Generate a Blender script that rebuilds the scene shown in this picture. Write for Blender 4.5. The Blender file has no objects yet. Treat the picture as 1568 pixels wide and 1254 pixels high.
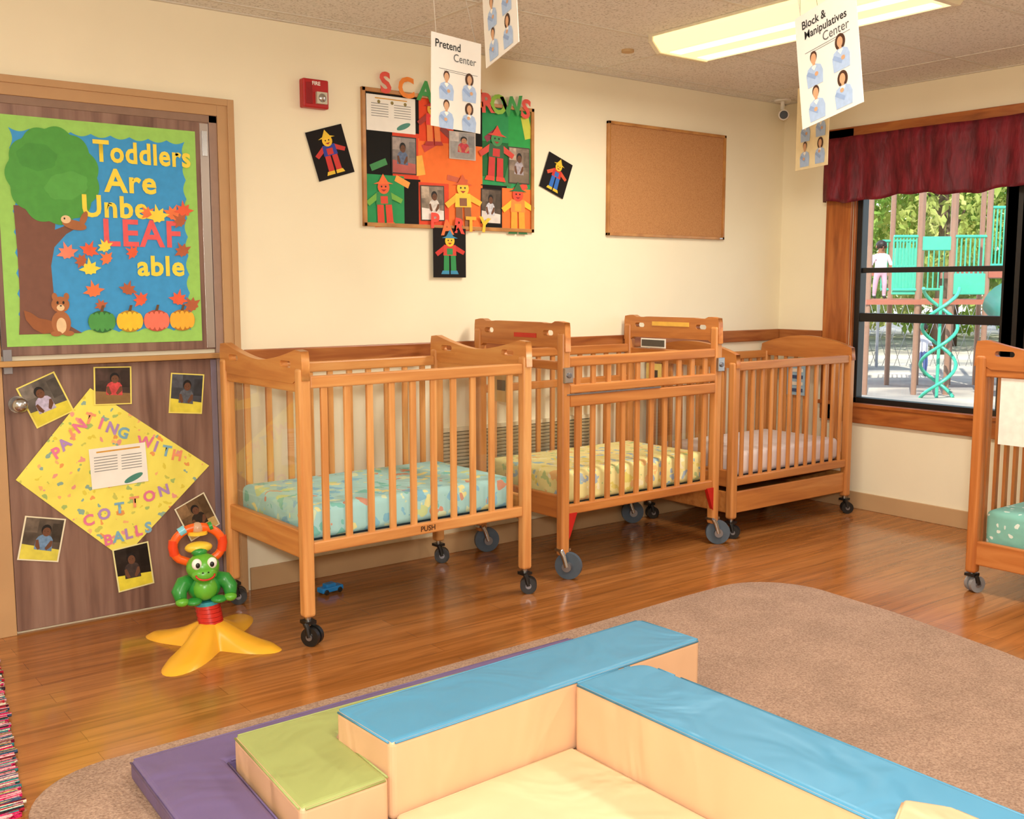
import bpy, bmesh, math, random
from mathutils import Matrix, Vector, Euler
random.seed(7)
D=4.219; X=5.370; H=2.44
scene=bpy.context.scene
try:
    scene.view_settings.view_transform='Standard'
    scene.view_settings.look='None'
except Exception as e: print(e)

# ------------------------------------------------------------ materials
def lin(h):
    if isinstance(h,tuple): return h
    h=h.lstrip('#'); c=[int(h[i:i+2],16)/255 for i in (0,2,4)]
    return tuple(((x/12.92) if x<=.04045 else ((x+.055)/1.055)**2.4) for x in c)+(1,)
MC={}
def base(name,rough=.5,spec=.5,metal=0):
    m=bpy.data.materials.new(name); m.use_nodes=True
    nt=m.node_tree; b=nt.nodes["Principled BSDF"]
    b.inputs["Roughness"].default_value=rough
    b.inputs["Metallic"].default_value=metal
    b.inputs["Specular IOR Level"].default_value=spec
    return m,nt,b
def N(nt,t,**k):
    n=nt.nodes.new(t)
    for a,v in k.items(): setattr(n,a,v)
    return n
def coords(nt,scale=(1,1,1),rot=(0,0,0)):
    tc=N(nt,"ShaderNodeTexCoord"); mp=N(nt,"ShaderNodeMapping")
    mp.inputs["Scale"].default_value=scale; mp.inputs["Rotation"].default_value=rot
    nt.links.new(tc.outputs["Object"],mp.inputs[0]); return mp.outputs[0]
def ramp(nt,fac,stops,const=False):
    r=N(nt,"ShaderNodeValToRGB")
    if const: r.color_ramp.interpolation='CONSTANT'
    e=r.color_ramp.elements
    while len(e)<len(stops): e.new(.5)
    for i,(p,c) in enumerate(stops):
        e[i].position=p; e[i].color=lin(c)
    nt.links.new(fac,r.inputs[0]); return r.outputs[0]
def bump(nt,b,h,strength=.2,dist=.01):
    bp=N(nt,"ShaderNodeBump"); bp.inputs["Strength"].default_value=strength; bp.inputs["Distance"].default_value=dist
    nt.links.new(h,bp.inputs["Height"]); nt.links.new(bp.outputs[0],b.inputs["Normal"])
def scl(h,f):
    c=lin(h); return tuple(min(1,x*f) for x in c[:3])+(1,)
def plain(col,rough=.55,spec=.4,var=.06,ns=30,metal=0,bmp=0):
    key=("p",col,rough,spec,var,ns,metal,bmp)
    if key in MC: return MC[key]
    m,nt,b=base("paint_"+str(col).strip('#'),rough,spec,metal)
    n=N(nt,"ShaderNodeTexNoise"); n.inputs["Scale"].default_value=ns; n.inputs["Detail"].default_value=3
    nt.links.new(coords(nt),n.inputs["Vector"])
    c=ramp(nt,n.outputs["Fac"],[(.3,scl(col,1-var)),(.7,scl(col,1+var))])
    nt.links.new(c,b.inputs["Base Color"])
    if bmp: bump(nt,b,n.outputs["Fac"],bmp,.01)
    MC[key]=m; return m
def wood(name,c1,c2,c3,scale=(30,30,2.2),rough=.35,rings=False,spec=.5):
    m,nt,b=base(name,rough,spec)
    v=coords(nt,scale)
    n=N(nt,"ShaderNodeTexNoise"); n.inputs["Scale"].default_value=1.0; n.inputs["Detail"].default_value=6; n.inputs["Distortion"].default_value=.6
    nt.links.new(v,n.inputs["Vector"])
    c=ramp(nt,n.outputs["Fac"],[(.3,c1),(.5,c2),(.72,c3)])
    nt.links.new(c,b.inputs["Base Color"]); bump(nt,b,n.outputs["Fac"],.05,.004)
    return m
def spots(name,basec,cols,scale,thr=.35,rough=.7,dist=.05):
    m,nt,b=base(name,rough,.2)
    vo=N(nt,"ShaderNodeTexVoronoi"); vo.inputs["Scale"].default_value=scale
    n=N(nt,"ShaderNodeTexNoise"); n.inputs["Scale"].default_value=scale*.9
    mx=N(nt,"ShaderNodeMix",data_type='VECTOR'); mx.inputs["Factor"].default_value=dist
    cc=coords(nt); nt.links.new(cc,n.inputs["Vector"]); nt.links.new(cc,mx.inputs[4]); nt.links.new(n.outputs["Color"],mx.inputs[5])
    nt.links.new(mx.outputs[1],vo.inputs["Vector"])
    sp=N(nt,"ShaderNodeSeparateColor"); nt.links.new(vo.outputs["Color"],sp.inputs[0])
    k=len(cols); c=ramp(nt,sp.outputs[0],[(i/k,cols[i]) for i in range(k)],True)
    lt=N(nt,"ShaderNodeMath",operation='LESS_THAN'); lt.inputs[1].default_value=thr; nt.links.new(vo.outputs["Distance"],lt.inputs[0])
    mc=N(nt,"ShaderNodeMix",data_type='RGBA'); nt.links.new(lt.outputs[0],mc.inputs[0])
    mc.inputs[6].default_value=lin(basec); nt.links.new(c,mc.inputs[7]); nt.links.new(mc.outputs[2],b.inputs["Base Color"])
    n2=N(nt,"ShaderNodeTexNoise"); n2.inputs["Scale"].default_value=9; nt.links.new(cc,n2.inputs["Vector"]); bump(nt,b,n2.outputs["Fac"],.5,.03)
    return m
def clear(name,mixf=.1):
    m=bpy.data.materials.new(name); m.use_nodes=True; nt=m.node_tree
    nt.nodes.remove(nt.nodes["Principled BSDF"])
    t=N(nt,"ShaderNodeBsdfTransparent"); t.inputs[0].default_value=(.96,.97,.96,1)
    g=N(nt,"ShaderNodeBsdfGlossy"); g.inputs["Roughness"].default_value=.05
    lw=N(nt,"ShaderNodeLayerWeight"); lw.inputs[0].default_value=.12
    mp=N(nt,"ShaderNodeMapRange"); mp.inputs[3].default_value=.05; mp.inputs[4].default_value=.5
    nt.links.new(lw.outputs["Facing"],mp.inputs[0])
    mx=N(nt,"ShaderNodeMixShader"); nt.links.new(mp.outputs[0],mx.inputs[0]); nt.links.new(t.outputs[0],mx.inputs[1]); nt.links.new(g.outputs[0],mx.inputs[2])
    nt.links.new(mx.outputs[0],nt.nodes["Material Output"].inputs[0]); return m
def emis(name,col,s):
    m=bpy.data.materials.new(name); m.use_nodes=True; nt=m.node_tree
    b=nt.nodes["Principled BSDF"]; b.inputs["Base Color"].default_value=lin(col)
    b.inputs["Emission Color"].default_value=lin(col); b.inputs["Emission Strength"].default_value=s; return m

WALL=plain('#f2e8cb',.75,.2,.02,3)
TAN=plain('#c09c72',.5,.3,.03,5)
FRAME=plain('#bc9468',.45,.4,.04,8)
CRIB=wood("crib_maple_vertical",'#c88448','#d89858','#e4ac6c',(28,28,2))
CRIBH=wood("crib_maple_horizontal",'#c48044','#d49252','#e0a564',(2,28,28))
CRIBE=wood("crib_maple_end",'#c07a3e','#d08c4a','#dca05c',(28,2.5,28))
CRIB2=wood("crib_oak_vertical",'#b4713a','#c68346','#d49456',(28,28,2))
CRIB2H=wood("crib_oak_horizontal",'#ac6834','#c07a3c','#ce8c4c',(2,28,28))
CRIB2E=wood("crib_oak_end",'#a86430','#ba7438','#c88646',(28,2.5,28))
CRIBD=wood("crib_red_oak",'#a8602c','#ba7036','#c88044',(28,28,2))
CRIBDE=wood("crib_red_oak_end",'#a8602c','#ba7036','#c88044',(28,2.5,28))
TRIM=wood("trim_oak",'#7a4020','#9a582a','#b0703a',(3,3,30),.35)
TRIMY=wood("trim_oak_window",'#8a4a1e','#a85e2a','#bc7436',(30,4,30),.35)
TRIMZ=wood("trim_oak_window_vertical",'#8a4a1e','#a85e2a','#bc7436',(30,30,3),.35)
DOORM=wood("door_walnut_veneer",'#664a40','#846456','#977868',(22,22,1.6),.4)
BLACK=plain('#141312',.4,.5)
CHROME=plain('#b9bbbe',.25,.5,.03,20,1.0)
STEEL=plain('#8d8d92',.4,.5,.05,20,.8)
PLEXI=clear("clear_acrylic")
WHITE=plain('#f2efe6',.6,.3,.02)
SKIN1=plain('#6b4630',.6,.3); SKIN2=plain('#c99270',.6,.3)

def floor_mat():
    m,nt,b=base("laminate_floor",.18,.8)
    br=N(nt,"ShaderNodeTexBrick"); v=coords(nt)
    nt.links.new(v,br.inputs["Vector"])
    br.inputs["Scale"].default_value=1; br.inputs["Brick Width"].default_value=1.25; br.inputs["Row Height"].default_value=.09
    br.inputs["Mortar Size"].default_value=.0010; br.inputs["Mortar Smooth"].default_value=.2
    br.inputs["Color1"].default_value=lin('#b97840'); br.inputs["Color2"].default_value=lin('#a96932'); br.inputs["Mortar"].default_value=lin('#8a5228')
    br.offset=.37
    n=N(nt,"ShaderNodeTexNoise"); n.inputs["Scale"].default_value=1; n.inputs["Detail"].default_value=8; n.inputs["Distortion"].default_value=.8
    nt.links.new(coords(nt,(2.2,30,1)),n.inputs["Vector"])
    c=ramp(nt,n.outputs["Fac"],[(.3,'#b0a8a0'),(.55,'#e2e0dc'),(.75,'#ffffff')])
    mx=N(nt,"ShaderNodeMix",data_type='RGBA',blend_type='MULTIPLY'); mx.inputs[0].default_value=.8
    nt.links.new(br.outputs["Color"],mx.inputs[6]); nt.links.new(c,mx.inputs[7]); nt.links.new(mx.outputs[2],b.inputs["Base Color"])
    n3=N(nt,"ShaderNodeTexNoise"); n3.inputs["Scale"].default_value=2.5; nt.links.new(v,n3.inputs["Vector"])
    rr=N(nt,"ShaderNodeMapRange"); rr.inputs[3].default_value=.10; rr.inputs[4].default_value=.22; nt.links.new(n3.outputs["Fac"],rr.inputs[0]); nt.links.new(rr.outputs[0],b.inputs["Roughness"])
    bump(nt,b,br.outputs["Fac"],-.12,.003)
    return m
def ceil_mat():
    m,nt,b=base("acoustic_tile",.9,.1)
    n=N(nt,"ShaderNodeTexNoise"); n.inputs["Scale"].default_value=110; n.inputs["Detail"].default_value=4
    nt.links.new(coords(nt),n.inputs["Vector"])
    c=ramp(nt,n.outputs["Fac"],[(.34,'#c2bdb2'),(.45,'#e6e3da'),(.7,'#eeebe4')]); nt.links.new(c,b.inputs["Base Color"])
    bump(nt,b,n.outputs["Fac"],.2,.003); return m
def rug_mat():
    m,nt,b=base("carpet_pile",.95,.05)
    n=N(nt,"ShaderNodeTexNoise"); n.inputs["Scale"].default_value=160; n.inputs["Detail"].default_value=3
    n2=N(nt,"ShaderNodeTexNoise"); n2.inputs["Scale"].default_value=5
    v=coords(nt); nt.links.new(v,n.inputs["Vector"]); nt.links.new(v,n2.inputs["Vector"])
    c=ramp(nt,n.outputs["Fac"],[(.3,'#8e7262'),(.7,'#b99c87')]); c2=ramp(nt,n2.outputs["Fac"],[(.35,'#e4e4e4'),(.6,'#ffffff')])
    mx=N(nt,"ShaderNodeMix",data_type='RGBA',blend_type='MULTIPLY'); mx.inputs[0].default_value=.6
    nt.links.new(c,mx.inputs[6]); nt.links.new(c2,mx.inputs[7]); nt.links.new(mx.outputs[2],b.inputs["Base Color"])
    bump(nt,b,n.outputs["Fac"],.5,.01); return m
def cork_mat():
    m,nt,b=base("cork",.85,.1)
    n=N(nt,"ShaderNodeTexNoise"); n.inputs["Scale"].default_value=260; n.inputs["Detail"].default_value=3
    nt.links.new(coords(nt),n.inputs["Vector"])
    nt.links.new(ramp(nt,n.outputs["Fac"],[(.3,'#a8754a'),(.6,'#c08c5c')]),b.inputs["Base Color"]); return m
def vinyl(col,var=.03):
    m,nt,b=base("vinyl_"+col.strip('#'),.42,.4)
    n=N(nt,"ShaderNodeTexNoise"); n.inputs["Scale"].default_value=3.5; n.inputs["Detail"].default_value=2; n.inputs["Distortion"].default_value=1.2
    v=coords(nt,(1,1,.5)); nt.links.new(v,n.inputs["Vector"])
    nt.links.new(ramp(nt,n.outputs["Fac"],[(.3,scl(col,1-var)),(.7,scl(col,1+var))]),b.inputs["Base Color"])
    bump(nt,b,n.outputs["Fac"],.6,.03); return m

# ------------------------------------------------------------ mesh builder
def group(name,loc=(0,0,0),rz=0,rot=None):
    e=bpy.data.objects.new(name,None); e.location=loc; e.empty_display_size=.1
    e.rotation_euler=rot if rot else (0,0,rz); bpy.context.collection.objects.link(e); return e
class MB:
    def __init__(s): s.bm=bmesh.new(); s.mats=[]; s.auto=0
    def mi(s,m):
        if m not in s.mats: s.mats.append(m)
        return s.mats.index(m)
    def _set(s,verts,m,smooth=False):
        i=s.mi(m); fs=set(f for v in verts for f in v.link_faces)
        for f in fs: f.material_index=i; f.smooth=smooth
        return fs
    def box(s,c,size,m,R=None):
        M=Matrix.Translation(c)@(R.to_4x4() if R else Matrix())@Matrix.Diagonal((size[0],size[1],size[2],1))
        r=bmesh.ops.create_cube(s.bm,size=1,matrix=M); s._set(r['verts'],m); return r['verts']
    def bb(s,a,b,m):
        return s.box([(a[i]+b[i])/2 for i in range(3)],[abs(b[i]-a[i]) for i in range(3)],m)
    def quad(s,pts,m):
        f=s.bm.faces.new([s.bm.verts.new(p) for p in pts]); f.material_index=s.mi(m)
    def cyl(s,p0,p1,r0,m,r1=None,seg=16):
        r1=r0 if r1 is None else r1
        p0=Vector(p0);p1=Vector(p1);d=p1-p0
        M=Matrix.Translation((p0+p1)/2)@d.to_track_quat('Z','Y').to_matrix().to_4x4()
        r=bmesh.ops.create_cone(s.bm,cap_ends=True,segments=seg,radius1=r0,radius2=r1,depth=d.length,matrix=M)
        fs=s._set(r['verts'],m,True)
        for f in fs:
            if len(f.verts)>4:
                f.smooth=False
                for e in f.edges: e.smooth=False
    def sph(s,c,r,m,R=None,seg=20):
        if not isinstance(r,(tuple,list)): r=(r,r,r)
        M=Matrix.Translation(c)@(R.to_4x4() if R else Matrix())@Matrix.Diagonal((r[0],r[1],r[2],1))
        q=bmesh.ops.create_uvsphere(s.bm,u_segments=seg,v_segments=max(8,seg//2),radius=1,matrix=M); s._set(q['verts'],m,True)
    def tube(s,pts,r,m,seg=10,closed=False):
        pts=[Vector(p) for p in pts]; n=len(pts); rings=[]; rr=r if isinstance(r,(list,tuple)) else [r]*n
        for i,p in enumerate(pts):
            if closed: t=pts[(i+1)%n]-pts[i-1]
            else: t=pts[min(i+1,n-1)]-pts[max(i-1,0)]
            q=t.normalized().to_track_quat('Z','Y').to_matrix() if abs(t.normalized().z)<.999 else Matrix.Identity(3)
            rings.append([s.bm.verts.new(p+q@Vector((math.cos(a)*rr[i],math.sin(a)*rr[i],0))) for a in [2*math.pi*k/seg for k in range(seg)]])
        mi=s.mi(m)
        for i in range(n if closed else n-1):
            a=rings[i];b=rings[(i+1)%n]
            best=min(range(seg),key=lambda o:sum((a[k].co-b[(k+o)%seg].co).length for k in range(0,seg,3)))
            for k in range(seg):
                f=s.bm.faces.new((a[k],a[(k+1)%seg],b[(k+1+best)%seg],b[(k+best)%seg])); f.material_index=mi; f.smooth=True
        if not closed:
            for rg in (rings[0],rings[-1]):
                f=s.bm.faces.new(rg); f.material_index=mi
    def prism(s,pts,h0,h1,m,M=None,top=None):
        M=M or Matrix()
        a=[s.bm.verts.new(M@Vector((p[0],p[1],h0))) for p in pts]; b=[s.bm.verts.new(M@Vector((p[0],p[1],h1))) for p in pts]
        n=len(pts); mi=s.mi(m)
        for i in range(n):
            f=s.bm.faces.new((a[i],a[(i+1)%n],b[(i+1)%n],b[i])); f.material_index=mi
        f=s.bm.faces.new(a[::-1]); f.material_index=mi
        f=s.bm.faces.new(b); f.material_index=s.mi(top) if top else mi
    def addmesh(s,me,M,m):
        me.transform(M); n=len(s.bm.faces)
        s.bm.from_mesh(me); s.bm.faces.ensure_lookup_table(); i=s.mi(m)
        for f in s.bm.faces[n:]: f.material_index=i
        bpy.data.meshes.remove(me)
    def plate(s,splines,thick,M,m):
        cu=bpy.data.curves.new("tmp",'CURVE'); cu.dimensions='2D'; cu.fill_mode='BOTH'; cu.extrude=thick/2
        for sp in splines:
            q=cu.splines.new('POLY'); q.points.add(len(sp)-1); q.use_cyclic_u=True
            for i,p in enumerate(sp): q.points[i].co=(p[0],p[1],0,1)
        s._conv(cu,M,m)
    def _conv(s,cu,M,m):
        o=bpy.data.objects.new("tmp",cu); bpy.context.collection.objects.link(o)
        dg=bpy.context.evaluated_depsgraph_get(); dg.update()
        me=bpy.data.meshes.new_from_object(o.evaluated_get(dg)); bpy.data.objects.remove(o); bpy.data.curves.remove(cu)
        s.addmesh(me,M,m)
    # --- flat art in local xz plane, front toward -y
    def flat(s,pts,m,layer=1):
        s.auto+=1; y=-(.002+layer*.0012+s.auto*.000004)
        f=s.bm.faces.new([s.bm.verts.new((p[0],y,p[1])) for p in pts]); f.material_index=s.mi(m)
    def rect(s,x0,z0,x1,z1,m,layer=1,rot=0):
        cx,cz=(x0+x1)/2,(z0+z1)/2; c,sn=math.cos(rot),math.sin(rot)
        s.flat([(cx+(x-cx)*c-(z-cz)*sn,cz+(x-cx)*sn+(z-cz)*c) for x,z in ((x0,z0),(x1,z0),(x1,z1),(x0,z1))],m,layer)
    def ell(s,cx,cz,rx,rz,m,layer=1,rot=0,n=20,wob=0,wn=6):
        c,sn=math.cos(rot),math.sin(rot); P=[]
        for k in range(n):
            a=2*math.pi*k/n; w=1+wob*math.sin(a*wn); x=rx*w*math.cos(a); z=rz*w*math.sin(a); P.append((cx+x*c-z*sn,cz+x*sn+z*c))
        s.flat(P,m,layer)
    def text(s,body,cx,cz,size,m,layer=3,bold=.0,rot=0,align='CENTER',sx=1,thick=0,sp=1):
        cu=bpy.data.curves.new("tmp",'FONT'); cu.body=body; cu.size=size; cu.align_x=align; cu.align_y='CENTER'; cu.offset=bold; cu.extrude=thick; cu.resolution_u=3; cu.space_character=sp
        M=Matrix.Translation((cx,-(.002+layer*.0012),cz))@Matrix.Rotation(-rot,4,'Y')@Matrix.Rotation(math.pi/2,4,'X')@Matrix.Diagonal((sx,1,1,1))
        s._conv(cu,M,m)
    def leaf(s,cx,cz,r,m,layer=3,rot=0):
        R=[1,.45,.8,.5,.95,.5,.6,.42,.5,.42,.6,.5,.95,.5,.8,.45]
        P=[]
        for k in range(16):
            a=rot+math.pi/2+2*math.pi*k/16; P.append((cx+r*R[k]*math.cos(a),cz+r*R[k]*math.sin(a)))
        s.flat(P,m,layer)
    def done(s,name,parent=None,bevel=0,seg=2,loc=None,rz=0,sub=0):
        me=bpy.data.meshes.new(name); bmesh.ops.recalc_face_normals(s.bm,faces=s.bm.faces[:])
        s.bm.to_mesh(me); s.bm.free()
        for m in s.mats: me.materials.append(m)
        o=bpy.data.objects.new(name,me); bpy.context.collection.objects.link(o)
        if parent: o.parent=parent
        if loc: o.location=loc
        o.rotation_euler=(0,0,rz)
        if bevel>0:
            b=o.modifiers.new("bevel",'BEVEL'); b.width=bevel; b.segments=seg; b.limit_method='ANGLE'; b.angle_limit=math.radians(50)
        return o

# ------------------------------------------------------------ room shell
mb=MB(); mb.bb((-2.2,-2.6,-.1),(X+.14,D+.14,0),floor_mat()); mb.done("floor")
mb=MB(); mb.bb((-2.2,-2.6,H),(X+.14,D+.14,H+.1),ceil_mat())
mb.done("ceiling")
mb=MB(); GR=plain('#dad4c6',.6,.3)
y=D-.13
while y>-2.6: mb.bb((-2.1,y-.009,H-.003),(X,y+.009,H+.002),GR); y-=.61
x=X-.42
while x>-2.1: mb.bb((x-.009,-2.5,H-.0035),(x+.009,D,H+.002),GR); x-=1.22
mb.bb((-2.1,D-.02,H-.004),(X,D,H+.002),GR); mb.bb((X-.02,-2.5,H-.004),(X,D,H+.002),GR)
mb.done("trim_1_ceiling_grid")
mb=MB(); mb.bb((-2.2,D,0),(X+.14,D+.12,H),WALL); mb.done("wall_back")
mb=MB(); WY0,WY1,WZ0,WZ1=1.85,3.70,.63,2.17
mb.bb((X,-2.6,0),(X+.12,WY0,H),WALL); mb.bb((X,WY1,0),(X+.12,D,H),WALL); mb.bb((X,WY0,0),(X+.12,WY1,WZ0),WALL); mb.bb((X,WY0,WZ1),(X+.12,WY1,H),WALL)
mb.done("wall_right")
mb=MB(); mb.bb((-2.2,-2.6,0),(-2.08,D,H),WALL); mb.done("wall_left")
mb=MB(); mb.bb((-2.08,-2.6,0),(X,-2.48,H),WALL); mb.done("wall_front")
mb=MB(); mb.bb((1.79,D-.012,0),(X,D,.10),TAN); mb.bb((-2.08,D-.012,0),(.76,D,.10),TAN); mb.done("baseboard_back",bevel=.003)
mb=MB(); mb.bb((X-.012,-2.4,0),(X,D-.013,.10),TAN); mb.done("baseboard_right",bevel=.003)
mb=MB(); mb.bb((1.79,D-.02,.985),(X,D,1.055),TRIM); mb.bb((X-.02,3.88,.985),(X,D-.02,1.055),TRIM); mb.done("trim_2_chair_rail",bevel=.005)

# window (two double-hung units)
g=group("window_1",(X,2.8,0))
mb=MB()
def wb(a,b,m): mb.bb((a[0]-X,a[1]-2.8,a[2]),(b[0]-X,b[1]-2.8,b[2]),m)
wb((X-.022,3.70,.52),(X,3.875,2.24),TRIMZ); wb((X-.022,1.72,.52),(X,1.85,2.24),TRIMZ)
wb((X-.022,1.72,2.15),(X-.001,3.875,2.245),TRIMY); wb((X-.022,1.74,.515),(X,3.86,.615),TRIMY); wb((X-.035,1.70,.612),(X+.01,3.885,.635),TRIMY)
wb((X,3.685,.63),(X+.1,3.70,2.17),TRIMZ)
mb.done("casing",g,.004)
mb=MB()
for y0,y1 in ((2.76,3.685),(1.86,2.70)):
    wb((X+.02,y0-.03,.63),(X+.08,y0+.03,2.17),BLACK); wb((X+.02,y1-.035,.63),(X+.08,y1+.01,2.17),BLACK)
    wb((X+.02,y0,.63),(X+.08,y1,.665),BLACK); wb((X+.02,y0,2.12),(X+.08,y1,2.17),BLACK)
    wb((X+.025,y0,1.115),(X+.07,y1,1.165),BLACK); wb((X+.035,y0,1.40),(X+.055,y1,1.43),BLACK)
wb((X+.02,2.66,.63),(X+.085,2.80,2.17),BLACK)
mb.done("sash_frames",g,.003)
mb=MB()
for y0,y1 in ((-.03,.86),(-.93,-.11)): mb.quad([(.048,y0,.65),(.048,y1,.65),(.048,y1,2.14),(.048,y0,2.14)],PLEXI)
mb.done("panes",g)
# valance
def valance():
    m,nt,b=base("burgundy_cloth",.55,.35)
    n=N(nt,"ShaderNodeTexNoise"); n.inputs["Scale"].default_value=5; n.inputs["Detail"].default_value=4; nt.links.new(coords(nt,(1,5,1.5)),n.inputs["Vector"])
    nt.links.new(ramp(nt,n.outputs["Fac"],[(.35,'#560e1a'),(.65,'#7c1a28')]),b.inputs["Base Color"]); bump(nt,b,n.outputs["Fac"],.6,.025)
    bm=bmesh.new(); NY,NZ=260,16; V=[]
    for i in range(NY+1):
        yy=3.875-i/NY*2.15; row=[]
        for k in range(NZ+1):
            t=k/NZ; zz=2.185-t*(.365+.012*math.sin(yy*9)+.006*math.sin(yy*31))
            amp=.007+.013*t
            xx=X-.068+amp*(math.sin(yy*34+math.sin(yy*5)*2)*.7+math.sin(yy*13+1.3)*.6)+.008*math.sin(yy*7+t*3)
            if .08<t<.2: xx-=.008
            row.append(bm.verts.new((xx-X,yy-2.8,zz)))
        V.append(row)
    for i in range(NY):
        for k in range(NZ):
            f=bm.faces.new((V[i][k],V[i+1][k],V[i+1][k+1],V[i][k+1])); f.smooth=True
    for k in range(NZ):
        a=V[0][k].co;b2=V[0][k+1].co
        bm.faces.new((V[0][k],V[0][k+1],bm.verts.new((-.024,b2.y,b2.z)),bm.verts.new((-.024,a.y,a.z))))
    me=bpy.data.meshes.new("v"); bm.to_mesh(me); bm.free(); me.materials.append(m)
    e=group("window_valance",(X,2.8,0)); o=bpy.data.objects.new("cloth",me); bpy.context.collection.objects.link(o); o.parent=e
    s=o.modifiers.new("s",'SOLIDIFY'); s.thickness=.002
    q=MB(); q.cyl((-.045,1.04,2.155),(-.045,-1.04,2.155),.008,STEEL); q.done("rod",e)
valance()

# ------------------------------------------------------------ door
g=group("door_1",(0,D,0))
mb=MB()
mb.bb((1.70,-.024,0),(1.765,0,2.06),FRAME); mb.bb((.765,-.024,0),(.84,0,2.06),FRAME); mb.bb((.84,-.024,2.015),(1.70,0,2.06),FRAME)
mb.bb((1.742,-.032,0),(1.77,-.001,2.085),FRAME); mb.bb((.765,-.032,2.058),(1.742,-.001,2.085),FRAME)
mb.bb((1.665,-.018,0),(1.70,0,2.02),plain('#9c8070',.4,.4)); mb.bb((.84,-.018,1.985),(1.70,0,2.016),plain('#8e7260',.4,.4))
mb.done("frame",g,.002)
mb=MB()
mb.bb((.842,-.020,1.065),(1.662,0,1.985),DOORM); mb.bb((.842,-.020,.012),(1.662,0,1.025),DOORM)
mb.done("dutch_leaves",g,.002)
mb=MB(); mb.bb((.842,-.028,1.10),(.842+.001,-.02,1.2),STEEL)
mb.bb((1.625,-.023,1.07),(1.66,-.0,1.98),plain('#b3aaa4',.3,.5,.03,10,.6)); mb.bb((1.637,-.024,.02),(1.66,0,1.02),plain('#8d8494',.35,.5,.03,10,.5))
mb.bb((1.632,-.03,1.85),(1.652,-.02,1.95),CHROME)
mb.bb((.845,-.03,1.0),(.875,-.02,1.09),STEEL)
mb.done("hardware_plates",g,.002)
mb=MB(); mb.bb((.80,-.07,1.03),(1.71,-.018,1.048),CRIB2H); mb.bb((.80,-.074,1.028),(1.71,-.069,1.05),plain('#c9a06a',.3,.5,.03,10,.6)); mb.done("shelf",g,.003)
mb=MB(); mb.cyl((.885,-.02,.885),(.885,-.03,.885),.032,CHROME); mb.cyl((.885,-.03,.885),(.885,-.06,.885),.012,CHROME); mb.sph((.885,-.075,.885),(.028,.022,.028),CHROME); mb.done("knob",g)

# photo helper
def photo(mb,cx,cz,w,h,rot=0,layer=1,bg='#4a4038',shirt='#7fa0c8',border='#e8d860',low=None,skin=SKIN1,pose=0):
    c,sn=math.cos(rot),math.sin(rot)
    def T(P): return [(cx+x*c-z*sn,cz+x*sn+z*c) for x,z in P]
    def q(x0,z0,x1,z1,m,l): mb.flat(T([(x0,z0),(x1,z0),(x1,z1),(x0,z1)]),m,l)
    q(-w/2,-h/2,w/2,h/2,plain(border,.6,.3,.03),layer)
    a=w/2*.92;b=h/2*.94
    q(-a,-b,a,b,plain(bg,.35,.5,.5,22),layer+.4)
    q(-a,b*.3,-a*.3,b,plain(scl(bg,1.8),.35,.5,.3,40),layer+.45); q(a*.45,-b*.1,a,b*.8,plain(scl(bg,.6),.35,.5,.3,40),layer+.47)
    if low: mb.flat(T([(-a,-b),(a,-b),(a,-b*.45),(-a,-b*.28)]),plain(low,.4,.4,.15,20),layer+.6)
    def e(x,z,rx,rz,m,l): mb.flat(T([(x+rx*math.cos(t),z+rz*math.sin(t)) for t in [k*2*math.pi/16 for k in range(16)]]),m,l)
    o=(-.12,.1,0,.16,-.08,.05)[pose%6]*a
    mb.flat(T([(-a*.5+o,-b*.5),(a*.45+o,-b*.55),(a*.42+o,b*.0),(a*.3+o,b*.16),(a*.1+o,b*.22),(-a*.2+o,b*.22),(-a*.38+o,b*.12),(-a*.48+o,-b*.05)]),plain(shirt,.5,.3,.25,70),layer+.8)
    mb.flat(T([(-a*.48+o,-b*.05),(-a*.34+o,-b*.02),(-a*.18+o,-b*.45),(-a*.3+o,-b*.52),(-a*.46+o,-b*.35)]),skin,layer+1.0); mb.flat(T([(a*.42+o,-b*.05),(a*.3+o,-b*.04),(a*.06+o,-b*.42),(a*.16+o,-b*.52),(a*.42+o,-b*.3)]),skin,layer+1.0)
    e(o,b*.46,a*.27,b*.27,plain('#15100d',.6),layer+1.0); e(o+a*.02,b*.37,a*.22,b*.22,skin,layer+1.2)
    for sx in (-1,1): e(o+sx*a*.085,b*.40,a*.025,b*.016,plain('#1c110c'),layer+1.35)
    e(o+a*.01,b*.26,a*.06,b*.014,plain('#7a4038'),layer+1.35)

# toddlers poster
g=group("toddlers_poster",(0,D-.021,0)); mb=MB()
x0,x1,z0,z1=.862,1.605,1.10,1.945
def wavy(x0,z0,x1,z1,n,amp):
    out=[]; L=math.hypot(x1-x0,z1-z0); dx,dz=(x1-x0)/L,(z1-z0)/L
    for i in range(n*8):
        t=i/(n*8); w=amp*abs(math.sin(math.pi*t*n)); out.append((x0+(x1-x0)*t-dz*w,z0+(z1-z0)*t+dx*w))
    return out
mb.rect(x0,z0,x1,z1,plain('#9ad062'),0)
ins=.045
P=wavy(x0+ins,z0+ins,x1-ins,z0+ins,9,.012)+wavy(x1-ins,z0+ins,x1-ins,z1-ins,10,.012)+wavy(x1-ins,z1-ins,x0+ins,z1-ins,9,.012)+wavy(x0+ins,z1-ins,x0+ins,z0+ins,10,.012)
mb.flat(P,plain('#3a9ad8'),1)
BR=plain('#7a5040'); GRN=plain('#4f9e40'); YEL=plain('#f6dc48'); LR=plain('#e8603c'); LO=plain('#ef7b45'); LB=plain('#b5603c'); LC=plain('#f0876a')
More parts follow.
